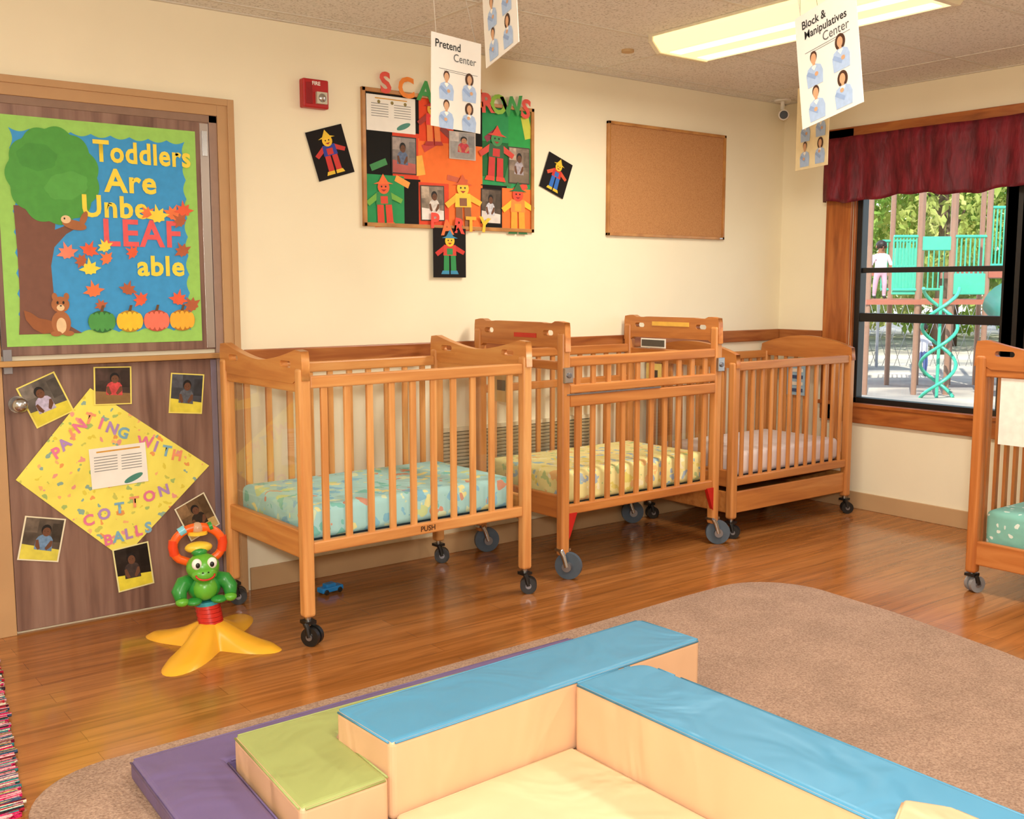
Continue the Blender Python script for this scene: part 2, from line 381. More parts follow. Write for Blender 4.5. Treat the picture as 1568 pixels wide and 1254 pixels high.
mb.flat([(.905,1.145),(1.13,1.145),(1.06,1.19),(1.035,1.27),(1.03,1.40),(1.045,1.47),(1.09,1.52),(1.13,1.545),(1.12,1.565),(1.05,1.535),(1.06,1.62),(.91,1.62),(.915,1.45),(.915,1.30),(.91,1.2)],BR,2)
P=[]
for k in range(120):
    a=2*math.pi*k/120; w=1+.075*abs(math.sin(a*5.5)); P.append((1.055+.157*w*math.cos(a),1.735+.17*w*math.sin(a)))
mb.flat(P,GRN,3)
mb.ell(1.0,1.80,.07,.05,plain('#48963c'),3.4,0,24,.06,7); mb.ell(1.10,1.70,.08,.05,plain('#58a848'),3.4,.3,24,.06,7)
for b,cx,cz,s,m,sx in (("Toddlers",1.392,1.835,.112,YEL,.86),("Are",1.34,1.725,.122,YEL,1),("Unbe",1.275,1.625,.115,YEL,.95),("LEAF",1.375,1.525,.145,plain('#ea5e60'),.95),("able",1.445,1.40,.108,YEL,1)):
    mb.text(b,cx,cz,s,m,4,.0032,0,sx=sx,sp=1.08)
for lx,lz,r,m,a in ((1.09,1.45,.045,LC,.3),(1.17,1.46,.042,LR,-.4),(1.23,1.475,.036,YEL,.5),(1.17,1.39,.045,YEL,.1),(1.235,1.43,.035,LO,.9),(1.18,1.305,.045,LO,.2),(1.14,1.42,.035,LB,1.1),(1.31,1.31,.04,LB,-.3),(1.36,1.27,.04,LR,.8),(1.44,1.60,.05,YEL,.2),(1.50,1.61,.045,LO,-.4),(1.40,1.61,.035,LO,.7),(1.545,1.625,.045,LR,.1),(1.53,1.585,.04,LB,.9),(1.535,1.465,.042,LB,.5),(1.51,1.27,.045,LR,-.2),(1.565,1.245,.045,LB,.6),(1.335,1.455,.035,LR,1.),(1.205,1.25,.03,LB,.4)):
    mb.leaf(lx,lz,r,m,5+random.random()*.5,a)
for px,c,c2 in ((1.205,'#4c9a4a','#2c6a34'),(1.312,'#f2c832','#b98a20'),(1.418,'#f07a62','#b8503c'),(1.522,'#f2b438','#b87820')):
    m=plain(c); d=plain(c2)
    mb.ell(px,1.187,.053,.043,d,5.6)
    for j,(o,w) in enumerate(((-.036,.016),(.036,.016),(-.019,.015),(.019,.015),(0,.013))): mb.ell(px+o,1.187,w*.92,.040-.25*abs(o),m,5.8+j*.12)
    mb.flat([(px-.006,1.225),(px+.006,1.225),(px+.012,1.25),(px+.002,1.25)],plain('#6a4a2a'),6.6)
SQ=plain('#a8683c'); SQ2=plain('#e8c89a')
mb.ell(1.055,1.185,.035,.045,SQ,5.2); mb.ell(1.055,1.175,.018,.03,SQ2,5.5); mb.ell(1.055,1.255,.033,.03,SQ,5.4); mb.ell(1.035,1.285,.010,.014,SQ,5.3); mb.ell(1.078,1.285,.010,.014,SQ,5.3)
mb.ell(1.055,1.243,.014,.012,SQ2,5.7); mb.ell(1.045,1.262,.004,.006,BLACK,5.9); mb.ell(1.066,1.262,.004,.006,BLACK,5.9); mb.ell(1.056,1.25,.004,.003,BLACK,6)
mb.flat([(1.03,1.15),(.99,1.145),(.955,1.165),(.93,1.20),(.925,1.235),(.95,1.225),(.975,1.205),(1.0,1.20),(1.03,1.19)],plain('#96582f'),5.1)
mb.ell(1.035,1.145,.02,.01,SQ,5.6); mb.ell(1.08,1.145,.02,.01,SQ,5.6)
mb.ell(1.12,1.555,.045,.018,SQ,5.2,-.2); mb.ell(1.09,1.575,.018,.015,SQ2,5.5); mb.ell(1.155,1.58,.012,.03,SQ,5.1,-.4); mb.ell(1.085,1.578,.003,.004,BLACK,5.8)
mb.done("artwork",g)

# painting diamond + photos
g=group("painting_with_cotton_balls_display",(0,D-.021,0)); mb=MB()
mb.flat([(1.15,.93),(1.615,.575),(1.245,.235),(.865,.60)],spots("cotton_ball_painting",'#f0e468',['#e8a05a','#a8c070','#e8a08f','#e0d050','#c8c860','#f0b878','#90b0a0'],30,.30),1)
PK=plain('#e27a9a'); LBc=plain('#7fb0c8'); PU=plain('#b08cc4'); PO=plain('#ee9a70')
def arc_text(mb,txt,p0,p1,size,mats):
    n=len(txt)
    for i,ch in enumerate(txt):
        if ch==' ': continue
        t=(i+.5)/n; x=p0[0]+(p1[0]-p0[0])*t; z=p0[1]+(p1[1]-p0[1])*t
        mb.text(ch,x,z,size,mats[i%len(mats)],3+.1*(i%2),.0022,math.atan2(p1[1]-p0[1],p1[0]-p0[0])*.6+random.uniform(-.15,.15))
arc_text(mb,"PAIN",(1.0,.67),(1.12,.80),.06,[PK,PU,PO]); arc_text(mb,"TING WITH",(1.12,.82),(1.50,.62),.06,[PO,PK,PU,LBc])
arc_text(mb,"COTTON",(1.09,.40),(1.45,.50),.06,[PK,PU,LBc,PO]); arc_text(mb,"BALLS",(1.17,.315),(1.37,.35),.06,[PK,LBc,PU])
mb.rect(1.135,.535,1.355,.695,WHITE,4,.04)
for i in range(6): mb.rect(1.15,.60+i*.011,1.24,.603+i*.011,plain('#8a8a88'),4.5,.04); mb.rect(1.255,.60+i*.011,1.335,.603+i*.011,plain('#8a8a88'),4.5,.04)
mb.rect(1.16,.676,1.33,.682,plain('#d8a040'),4.5,.04); mb.ell(1.30,.56,.04,.012,plain('#4a8a7a'),4.5,.4)
mb.done("painting",g)
mb=MB()
PH=[(.985,.895,.15,.17,.40,'#5c554e','#b8b0c8','#efe070','#ded040'),(1.235,.935,.145,.15,-.03,'#3a2a26','#c84848','#efe070','#8a6a40'),(1.53,.885,.14,.165,-.10,'#3c4048','#5c6068','#efe070','#e0d248'),
(.945,.36,.15,.17,-.22,'#50463c','#6a88a8','#e8e0c0','#d8cc50'),(1.285,.195,.145,.18,.10,'#1d1816','#403430','#e8e0a0','#e0d040'),(1.555,.365,.14,.16,.42,'#6a5238','#302820','#e8e0c0','#c8a868')]
for i,(a,b,w,h,r,bg,sh,bd,lo) in enumerate(PH): photo(mb,a,b,w,h,r,5 if i in(1,5) else 1.5,bg,sh,bd,lo,pose=i)
mb.done("snapshots",g)

# fire alarm
g=group("fire_alarm_strobe",(2.142,D,2.15)); mb=MB(); RED=plain('#b0161c',.35,.5)
mb.box((0,-.02,0),(.122,.04,.122),RED); mb.done("housing",g,.006)
mb=MB(); mb.box((.022,-.045,-.018),(.05,.02,.05),plain('#c8c4b0',.15,.6)); mb.box((-.033,-.041,0),(.03,.003,.09),plain('#8e1016',.4)); mb.sph((.022,-.05,-.018),(.02,.014,.02),CHROME)
mb.done("strobe_lens",g,.004)
mb=MB(); mb.text("FIRE",0,.042,.022,WHITE,33,.0005); mb.done("label",g)

# scarecrow art
def scare(mb,cx,cz,s,layer,rot=0,hat='#d83a2a',shirt='#e03a30',pants='#2c6a3a',arm='#f0c030',face='#f2c22e'):
    c,sn=math.cos(rot),math.sin(rot)
    def T(P): return [(cx+(x*c-z*sn)*s,cz+(x*sn+z*c)*s) for x,z in P]
    F=lambda P,col,l: mb.flat(T(P),plain(col),layer+l)
    F([(-.16,-.02),(-.02,-.02),(-.02,-.40),(-.17,-.42)],pants,.3); F([(.02,-.02),(.16,-.02),(.18,-.42),(.03,-.40)],pants,.3)
    F([(-.20,-.40),(-.02,-.40),(-.02,-.48),(-.24,-.48)],hat,.5); F([(.02,-.40),(.2,-.40),(.24,-.48),(.02,-.48)],hat,.5)
    F([(-.18,-.06),(.18,-.06),(.16,.18),(-.16,.18)],shirt,.6); F([(-.14,.18),(-.40,.0),(-.33,-.08),(-.12,.06)],arm,.4); F([(.14,.18),(.42,.04),(.37,-.04),(.13,.06)],arm,.4)
    F([(-.08,-.04),(.08,-.04),(.08,.1),(-.08,.1)],pants,.8)
    F([(.13*math.cos(t),.27+.13*math.sin(t)) for t in [k*2*math.pi/16 for k in range(16)]],face,.9)
    F([(-.22,.33),(.22,.33),(.10,.37),(.0,.52),(-.10,.37)],hat,1.1)
    for ex in (-.045,.045): F([(ex+.018*math.cos(t),.28+.018*math.sin(t)) for t in [k*2*math.pi/8 for k in range(8)]],'#101010',1.3)
    F([(-.06,.225),(.06,.225),(.0,.185)],'#a02020',1.3)
g=group("scarecrow_bulletin_board",(0,D,0))
mb=MB(); bx0,bx1,bz0,bz1=2.38,3.368,1.595,2.212
FRW=wood("board_frame_oak",'#a06a36','#b67e44','#c69050',(10,10,10))
mb.bb((bx0,-.018,bz0),(bx1,0,bz0+.018),FRW);mb.bb((bx0,-.018,bz1-.018),(bx1,0,bz1),FRW);mb.bb((bx0,-.018,bz0),(bx0+.018,0,bz1),FRW);mb.bb((bx1-.018,-.018,bz0),(bx1,0,bz1),FRW)
mb.bb((bx0+.01,-.006,bz0+.01),(bx1-.01,0,bz1-.01),cork_mat()); mb.done("frame",g,.002)
mb=MB(); BK='#171614'; OG='#f47838'; RD='#de4e34'; GG='#34965a'
def sq(x0,z0,x1,z1,c,l=4): mb.rect(x0,z0,x1,z1,plain(c,.7,.2),l)
sq(2.40,2.02,2.69,2.195,BK); sq(2.40,1.81,2.54,2.03,BK,4.2); sq(2.40,1.61,2.60,1.83,GG,4.4); sq(2.59,1.61,2.69,1.82,BK,4.3)
sq(2.54,1.81,2.69,2.03,RD,4.1); sq(2.685,2.0,2.88,2.195,'#e8502e',4.5); sq(2.68,1.80,3.05,2.01,OG,4.2); sq(2.68,1.61,2.86,1.81,RD,4.4)
sq(2.84,2.0,3.06,2.195,BK,4.3); sq(2.85,1.61,3.05,1.815,OG,4.6); sq(3.05,1.81,3.355,2.195,GG,4.3); sq(3.04,1.61,3.2,1.82,BK,4.4); sq(3.17,1.61,3.355,1.81,OG,4.7); sq(3.05,1.86,3.21,2.03,'#2a6a3c',4.5)
sq(3.21,1.98,3.355,2.19,'#35a050',4.5)
mb.rect(2.405,2.025,2.665,2.185,WHITE,6)
for i in range(6): mb.rect(2.43,2.09+i*.011,2.52,2.093+i*.011,plain('#8a8a88'),6.4); mb.rect(2.55,2.09+i*.011,2.64,2.093+i*.011,plain('#8a8a88'),6.4)
mb.rect(2.45,2.168,2.62,2.173,plain('#d8a040'),6.4); mb.ell(2.60,2.055,.04,.012,plain('#4a8a7a'),6.4,.4)
for cx in (2.47,2.54,2.61): mb.ell(cx,2.155,.008,.008,plain('#8a7a40'),6.5)
for (sx0,sz0,sw,sh,rr_,cc_) in ((2.70,1.97,.10,.035,.5,'#c83a28'),(2.80,2.03,.09,.03,-.6,'#8a2a20'),(2.66,1.84,.05,.09,.2,'#efb040'),(3.19,1.82,.05,.10,-.3,'#3a7a44'),(3.06,2.05,.10,.03,.6,'#8a2a40'),(3.30,2.06,.05,.11,.25,'#c8d048'),(2.42,1.86,.09,.03,.4,'#3a8a4a'),(2.84,1.82,.12,.025,-.15,'#c85a38'),(3.24,1.80,.09,.03,.35,'#d84a34'),(2.55,1.79,.08,.03,-.4,'#f0a040'),(2.86,2.09,.10,.06,.1,'#e8c040')):
    mb.rect(sx0,sz0,sx0+sw,sz0+sh,plain(cc_),5.5,rr_)
photo(mb,2.60,1.925,.135,.17,0,7,'#6a5a50','#5a6a88','#3c3430','#b0483a'); photo(mb,2.93,1.995,.155,.13,0,7,'#8a8078','#c83040','#c8c0b8',None,SKIN2,1)
photo(mb,3.275,1.925,.135,.18,0,7,'#8a7868','#a8a0a8','#4a4038','#7a6a58',pose=2); photo(mb,2.755,1.715,.135,.165,.02,7,'#8a7a68','#d8d0c8','#4a4038','#e8e0d8',pose=3); photo(mb,3.10,1.715,.125,.17,-.02,7,'#54463a','#c8c8d0','#302824','#d8d0c8',pose=4)
scare(mb,2.49,1.71,.24,8,.05,'#f07030','#2e8a4a','#d8452c','#70b040','#e86030'); scare(mb,2.76,2.09,.22,8,.05,'#b02018','#e8302a','#f08030','#a02818','#e8b030')
scare(mb,3.13,1.97,.27,9,-.05,'#d8452c','#2a5a34','#c83028','#d04030','#3a8a4a'); scare(mb,2.93,1.72,.27,9,.03,'#d05a28','#f0c83a','#8a5a3a','#e8b838','#f0c83a'); scare(mb,3.265,1.71,.26,9,0,'#2e6a3a','#e88a3a','#f0a030','#f0c030','#e84a30')
LT=[("S",2.50,2.235,'#e05548'),("C",2.61,2.225,'#ef8a34'),("A",2.715,2.22,'#3f9a4c'),("R",2.82,2.22,'#e05548'),("E",2.91,2.22,'#efc034'),("C",3.00,2.22,'#ef8a34'),("R",3.07,2.205,'#e05548'),("O",3.14,2.205,'#8fc040'),("W",3.225,2.205,'#3f9a4c'),("S",3.31,2.20,'#e05548')]
for ch,a,b,c in LT: mb.text(ch,a,b,.125,plain(c),16,.0045,random.uniform(-.15,.15))
for ch,a,b,c in [("P",2.76,1.63,'#e84a3a'),("A",2.83,1.60,'#e8743a'),("R",2.90,1.61,'#e84a3a'),("T",2.97,1.62,'#efb034'),("Y",3.05,1.62,'#efc034')]: mb.text(ch,a,b,.095,plain(c),16,.004,random.uniform(-.15,.15))
mb.done("collage",g)
for cx,cz,w,h,r,kw in ((2.222,1.91,.185,.215,.30,dict(hat='#e8c030',shirt='#2a3a9a',pants='#c83028',arm='#c83028')),(3.522,1.893,.17,.19,-.36,dict(hat='#e8c030',shirt='#c83028',pants='#2a6ac0',arm='#d05030')),(2.845,1.483,.19,.235,0,dict(hat='#3a8ab0',shirt='#d04030',pants='#2a8a4a',arm='#c83028'))):
    g=group("scarecrow_picture",(cx,D,cz)); mb=MB(); 
    mb.rect(-w/2,-h/2,w/2,h/2,plain('#1a1514',.7,.2),3 if cz>1.6 else 14,r); scare(mb,0,0,h*.9,4 if cz>1.6 else 15,r,**kw); mb.done("artwork",g)
# cork board
g=group("cork_board",(4.345,D-.001,1.90)); mb=MB(); w,h=.47,.303
for a,b in (((-w,-.02,-h),(w,0,-h+.016)),((-w,-.02,h-.016),(w,0,h)),((-w,-.02,-h),(-w+.016,0,h)),((w-.016,-.02,-h),(w,0,h))): mb.bb(a,b,FRW)
mb.bb((-w+.01,-.01,-h+.01),(w-.01,0,h-.01),cork_mat()); mb.done("panel",g,.002)
mb=MB(); mb.box((.44,-.021,-.296),(.025,.002,.006),CHROME); mb.done("maker_plate",g)
# wall return grille
g=group("wall_vent_grille",(3.275,D,.49)); mb=MB(); CR=plain('#e2d8ba',.5,.4)
mb.bb((-.51,-.012,-.14),(.51,0,-.12),CR);mb.bb((-.51,-.012,.12),(.51,0,.14),CR);mb.bb((-.51,-.012,-.14),(-.49,0,.14),CR);mb.bb((.49,-.012,-.14),(.51,0,.14),CR);mb.bb((-.5,-.002,-.13),(.5,0,.13),plain('#8a7e62'))
for i in range(13): mb.box((0,-.008,-.108+i*.018),(.98,.002,.014),CR,Matrix.Rotation(.6,3,'X'))
mb.done("louvers",g)
# security camera
g=group("security_camera",(5.22,D-.10,H)); mb=MB(); mb.cyl((0,0,0),(0,0,-.012),.05,WHITE); mb.cyl((0,0,-.01),(0,0,-.06),.012,WHITE)
mb.cyl((.05,.03,-.08),(-.05,-.05,-.10),.032,WHITE); mb.cyl((-.05,-.05,-.10),(-.056,-.055,-.101),.024,BLACK); mb.done("body",g,.002)
# ceiling fittings
g=group("smoke_detector",(3.55,3.72,H)); mb=MB(); mb.cyl((0,0,0),(0,0,-.012),.03,plain('#c8a878')); mb.done("body",g)
g=group("sprinkler_head",(2.05,3.2,H)); mb=MB(); mb.cyl((0,0,0),(0,0,-.008),.03,CHROME); mb.cyl((0,0,-.008),(0,0,-.03),.01,CHROME); mb.cyl((0,0,-.03),(0,0,-.033),.018,CHROME); mb.done("body",g)

# ceiling light, plus unseen fill copies
LENS=emis("fluorescent_lens",'#ffedb6',.92); TUBE=emis("fluorescent_tube_glow",'#fff6d8',1.8)
def fixture(loc):
    g=group("ceiling_or_fill_light",loc); mb=MB()
    P=[(-.2,0),(-.2,-.03),(-.15,-.075),(.15,-.075),(.2,-.03),(.2,0)]
    M=Matrix(((1,0,0,0),(0,0,1,0),(0,1,0,0),(0,0,0,1)))
    mb.prism(P,-.61,.61,LENS,M)
    for s in (-1,1): mb.bb((s*.09-.035,-.58,-.0765),(s*.09+.035,.58,-.074),TUBE)
    mb.done("lens",g)
    mb=MB(); P2=[(a*1.03,b*1.05) for a,b in P]; OW=plain('#e8dfc0',.5)
    mb.prism(P2,-.635,-.612,OW,M); mb.prism(P2,.612,.635,OW,M); mb.bb((-.205,-.63,-.012),(.205,.63,-.001),OW); mb.done("end_caps",g)
    l=bpy.data.lights.new("fl",'AREA'); l.shape='RECTANGLE'; l.size=.3; l.size_y=1.1; l.energy=37; l.color=(1,.94,.83)
    o=bpy.data.objects.new("tube_or_fill_glow",l); bpy.context.collection.objects.link(o); o.parent=g; o.location=(0,0,-.09)
fixture((3.62,2.81,H)); fixture((1.2,.6,H)); fixture((3.62,-.2,H)); fixture((-.9,2.2,H)); fixture((-.9,-.8,H))  # first one is in view; the other four are added unseen for fill light

# hanging signs
def person(mb,cx,cz,s,layer,pose):
    HB=plain('#4a2f20'); SH=plain('#a9c0e0',.6,.3,.06,90); PN=plain('#cfa07a')
    mb.flat([(cx-.42*s,cz-.6*s),(cx+.42*s,cz-.6*s),(cx+.46*s,cz-.15*s),(cx+.36*s,cz+.08*s),(cx+.14*s,cz+.17*s),(cx-.14*s,cz+.17*s),(cx-.36*s,cz+.08*s),(cx-.46*s,cz-.15*s)],SH,layer)
    if pose%2: mb.ell(cx,cz+.40*s,.27*s,.30*s,HB,layer-.1)
    mb.ell(cx,cz+.47*s,.19*s,.21*s,HB,layer+.2); mb.ell(cx,cz+.40*s,.15*s,.19*s,PN,layer+.4); mb.rect(cx-.07*s,cz+.12*s,cx+.07*s,cz+.26*s,PN,layer+.3)
    mb.flat([(cx-.45*s,cz-.1*s),(cx-.32*s,cz+.0*s),(cx+.1*s,cz-.25*s),(cx+.02*s,cz-.38*s)],plain('#8fa8d0'),layer+.5)
    mb.ell(cx+(.12 if pose<2 else -.05)*s,cz-.2*s+(.2*s if pose==3 else 0),.10*s,.08*s,PN,layer+.7)
    mb.flat([(cx-.14*s,cz+.1*s),(cx,cz-.05*s),(cx+.14*s,cz+.1*s),(cx+.05*s,cz+.15*s),(cx-.05*s,cz+.15*s)],WHITE,layer+.45)
def sign(loc,rz,title,ry=0,w=.216,h=.279,strings=True,paper=None):
    g=group("hanging_sign",loc,rot=(0,ry,rz)); mb=MB(); PP=paper or plain('#ece9e0',.3,.5,.01)
    mb.bb((0,-.002,-h),(w,0,0),PP); 
    GT=plain('#222222')
    if title:
        z=-.03
        for t,sz,it in title:
            mb.text(t,w*(.32 if it==0 else .5 if it==1 else .66),z,sz,GT if it<2 else plain('#555555'),1,.0004 if it<2 else 0); z-=sz*.95
    mb.rect(.03,-.100,.19,-.0985,plain('#777777'),.6);mb.rect(.05,-.105,.17,-.1037,plain('#777777'),.6)
    for i,(px,pz) in enumerate(((.06,-.148),(.155,-.142),(.06,-.232),(.155,-.230))): person(mb,px,pz,.066,1,i)
    mb.done("laminated_sheet",g)
    if strings:
        mb=MB(); ST=plain('#cfc8b8',.5)
        hgt=H-loc[2]
        mb.tube([(.02,0,-.005),(.0,.0,hgt*.5),(-.02,.0,hgt)],.0012,ST,5); mb.tube([(w-.02,0,-.005),(w*.5,0,hgt*.6),(w*.4,.0,hgt)],.0012,ST,5); mb.done("strings",g)
sign((1.735,2.65,2.065),math.radians(9),[("Pretend",.033,0),("Center",.033,2)],math.radians(1),.205,.27)
sign((1.752,2.42,2.195),math.radians(-103),None,math.radians(-7))
sign((2.207,1.71,1.985),math.radians(-104),[("Block &",.028,0),("Manipulatives",.028,1),("Center",.032,2)],math.radians(-9))
sign((3.035,2.33,2.0),math.radians(-112),None,0,.20,.28,True,plain('#ecdcb0',.4))

# ------------------------------------------------------------ cribs
def stadium(cx,cy,l,h,n=8):
    r=h/2; P=[]
    for k in range(n+1): a=-math.pi/2+math.pi*k/n; P.append((cx+l/2-r+r*math.cos(a),cy+r*math.sin(a)))
    for k in range(n+1): a=math.pi/2+math.pi*k/n; P.append((cx-l/2+r+r*math.cos(a),cy+r*math.sin(a)))
    return P
YZ=lambda x: Matrix(((0,0,1,x),(1,0,0,0),(0,1,0,0),(0,0,0,1)))
def caster(mb,x,y,r,ztop,ang,m,big=False):
    c,s=math.cos(ang),math.sin(ang)
    mb.cyl((x,y,ztop+.03),(x,y,ztop-.01),.011,CHROME)
    ax=Vector((-s,c,0)); w=.020 if not big else .028
    cc=Vector((x+c*r*.45,y+s*r*.45,r))
    for k in ((-1,1) if not big else (0,)):
        o=ax*(k*w*.7)
        mb.cyl(cc+o-ax*w*.45,cc+o+ax*w*.45,r,m,seg=24)
    mb.cyl(cc-ax*w*1.4,cc+ax*w*1.4,r*.35,STEEL,seg=16)
    top=ztop-.004
    for k in (-1,1):
        q=ax*(k*w*1.15)
        P=[Vector((x,y,top))+q,cc+q]
        mb.tube([P[0],(P[0]+P[1])/2+Vector((0,0,.01)),P[1]],r*.28 if not big else r*.2,BLACK if not big else CHROME,8)
    mb.box((x,y,top),(.045 if not big else .06,.045,.012),BLACK if not big else CHROME)
    if not big: mb.sph((cc.x,cc.y,r*1.25),(r*.75,r*.75,r*.45),BLACK,seg=12)
def crib(name_,loc,rz,L,W,st,WV,WH,WE,sheet,wr=.036,drawer=False,ns=10,cm=BLACK,zl0=None,mt=None):
    g=group(name_,loc,rz)
    p=.047; zb=wr*2+.035 if not zl0 else wr*2+.015
    T={'A':1.03,'B':1.12,'C':.93}[st]
    mb=MB()
    for x in (0,L):
        for y in (0,W):
            mb.bb((x-p/2,y-p/2,zb),(x+p/2,y+p/2,T),WV)
    mb.done("corner_posts",g,.012,3)
    mb=MB(); e=.03
    n=28
    for x in (0,L):
        top=[];bot=[]
        for i in range(n+1):
            u=-1+2*i/n; s_=W/2+u*(W/2+e)
            if st=='A': zt=1.045+.052*min(1,abs(u)**1.6*1.25); zl=.985+.0*u if abs(u)>.8 else .972
            elif st=='B': zt=1.158+.010*(1 if abs(u)>.72 else (0 if abs(u)>.5 else .3)) ; zl=1.035 if abs(u)>.8 else 1.05
            else: zt=.965+.065*(math.cos(u*math.pi/2)**.8 if abs(u)<1 else 0); zl=.90
            top.append((s_,zt)); bot.append((s_,zl))
        P=top
        P[0]=(P[0][0]+.004,P[0][1]-.03); P[-1]=(P[-1][0]-.004,P[-1][1]-.03)
        P[1]=(P[1][0]-.016,P[1][1]-.006); P[-2]=(P[-2][0]+.016,P[-2][1]-.006)
        outer=bot+top[::-1]
        holes=[]
        if st=='A': holes=[stadium(.10,1.04,.085,.024),stadium(W-.10,1.04,.085,.024)]
        if st=='B': holes=[stadium(.09,1.115,.07,.024),stadium(W-.09,1.115,.07,.024)]
        mb.plate([outer]+holes,.032,YZ(x),WE)
    mb.done("headboards",g,.004)
    mb=MB()
    zt={'A':1.0,'B':1.01,'C':.93}[st]; zl=zl0 or {'A':.365,'B':.315,'C':.30}[st]
    for y in (0,W):
        mb.bb((p/2,y-.016,zt-.045),(L-p/2,y+.016,zt),WH)
        mb.bb((p/2,y-.016,zl-.022),(L-p/2,y+.016,zl+.022),WH)
        if st=='B':
            if y==0:
                mb.bb((p/2,y-.022,.845),(L-p/2,y+.014,.885),WH); mb.bb((p/2,y-.022,.785),(L-p/2,y+.014,.838),WH)
            else: mb.bb((p/2,y-.012,.80),(L-p/2,y+.012,.84),WH)
    for x in (0,L):
        if st=='C': mb.bb((x-.014,0,.27),(x+.014,W,.36),WE)
        else: mb.bb((x-.015,0,zl-.04),(x+.015,W,zl+.065),WE); mb.bb((x-.012,0,zt-.06),(x+.012,W,zt-.02),WE)
    if drawer:
        mb.bb((p/2,-.008,.13),(L-p/2,.012,.245),WH); mb.bb((p/2,W-.012,.13),(L-p/2,W+.008,.245),WH); mb.bb((-.01,0,.13),(.01,W,.245),WH); mb.bb((L-.01,0,.13),(L+.01,W,.245),WH)
        mb.bb((.02,.01,.13),(L-.02,W-.01,.14),WH)
    mb.done("rails",g,.006,2)
    mb=MB(); sw=.027 if st!='C' else .022
    for y in (0,W):
        for i in range(ns):
            x=p/2+(L-p)*(i+.62)/(ns+.24)
            mb.bb((x-sw/2,y-.008,zl+.015),(x+sw/2,y+.008,zt-.03),WV)
    if st=='C':
        for x in (0,L):
            for i in range(7):
                y=.04+(W-.08)*(i+.5)/7; mb.bb((x-.008,y-.011,.34),(x+.008,y+.011,.92),WV)
    mb.done("slats",g,.004,2)
    if st!='C':
        mb=MB()
        for x in (0,L): mb.quad([(x,p/2,zl+.06),(x,W-p/2,zl+.06),(x,W-p/2,zt-.04),(x,p/2,zt-.04)],PLEXI)
        mb.done("clear_end_panels",g)
    mb=MB(); mb.bb((.03,.03,zl+.0),(L-.03,W-.03,zl+.015),STEEL); mb.done("mattress_support",g)
    mb=MB(); mb.bb((.03,.028,zl+.018),(L-.03,W-.028,zl+(mt or (.145 if st!='B' else .165))),sheet); o=mb.done("mattress",g,.028,4)
    for f in o.data.polygons: f.use_smooth=True
    mb=MB(); big=st=='B'; rr=wr if not big else .062
    for x,y,a in ((0,0,-1.0),(L,0,-.7),(0,W,-.4),(L,W,-.6)):
        if big: caster(mb,x,y,rr,rr*2+.015,a,plain('#4e5a66',.5,.4),True)
        else: caster(mb,x,y,rr,rr*2+.02 if not zl0 else rr*2+.01,a,cm)
    mb.done("casters",g)
    return g
A=crib("crib",(1.675,3.425,0),math.radians(1.6),1.045,.65,'A',CRIB,CRIBH,CRIBE,spots("sheet_aqua_print",'#aedfe0',['#eeeca8','#8fc8e4','#84ccc4','#dceec8','#8cc8e0','#cfe4a4','#d8a088'],17,.40,.7,.12))
mb=MB(); mb.text("PUSH",.53,.365,.03,plain('#4a2a14'),13,.0006); mb.done("push_label",A)
B=crib("evacuation_crib",(2.995,3.525,0),math.radians(1.2),1.03,.615,'B',CRIB2,CRIB2H,CRIB2E,spots("sheet_yellow_print",'#efe6a0',['#f0c484','#a4c8d0','#f6f0c8','#bcd090','#e4d878','#acc0cc'],20,.38,.7,.12))
mb=MB()
for x,s in ((0,1),(1.03,-1)):
    mb.prism([(0,.30),(s*.07,.30),(s*.03,.20),(s*.0,.14)],-.02,.0,plain('#b82018',.4),Matrix(((1,0,0,x),(0,0,1,0),(0,1,0,0),(0,0,0,1))))
mb.done("red_brackets",B)
mb=MB()
for x in (.0,1.03):
    mb.box((x,-.03,.93),(.05,.015,.07),CHROME); mb.cyl((x,-.045,.93),(x,-.03,.93),.012,STEEL)
mb.done("latches",B,.003)
mb=MB(); mb.box((.30,-.024,.842),(.6,.004,.006),STEEL)
mb.box((-.018,.25,1.10),(.003,.16,.02),plain('#c83a28')); mb.box((1.012,.30,1.125),(.003,.26,.022),plain('#e8b850')); mb.box((1.012,.42,1.02),(.003,.18,.05),WHITE); mb.box((1.010,.42,1.02),(.003,.165,.035),plain('#555048'))
mb.box((1.02,.42,.84),(.003,.11,.14),plain('#d8c070')); mb.box((1.018,.42,.85),(.003,.06,.05),plain('#4a4038')); mb.box((.01,.46,.84),(.003,.11,.14),plain('#d8b070')); mb.box((.006,.46,.85),(.003,.06,.05),plain('#4a4038'))
mb.done("labels",B)
C=crib("slatted_crib",(4.195,3.57,0),0,1.0,.60,'C',CRIB2,CRIB2H,CRIB2E,plain('#ecdcd4',.8,.1,.04,10,0,.3),.034,True,12)
mb=MB(); mb.box((.975,.35,.78),(.003,.13,.22),plain('#8fa8b8'))
for i in range(5): mb.box((.972,.35,.70+i*.04),(.003,.10,.02),plain(['#3a4a6a','#d8d0c0'][i%2]))
mb.done("info_card",C)
Dc=crib("crib",(4.27,1.63,0),0,.99,.65,'A',CRIBD,CRIBD,CRIBDE,spots("sheet_hexagon_print",'#86c8bc',['#eef8f0','#dff2ec'],24,.24),.036,False,11,plain('#8a8a8c',.35,.5),.165,.20)
mb=MB(); mb.quad([(-.004,.14,.66),(-.004,.565,.66),(-.004,.565,.94),(-.004,.14,.94)],plain('#f2ece2',.5)); mb.done("paper_notice",Dc)

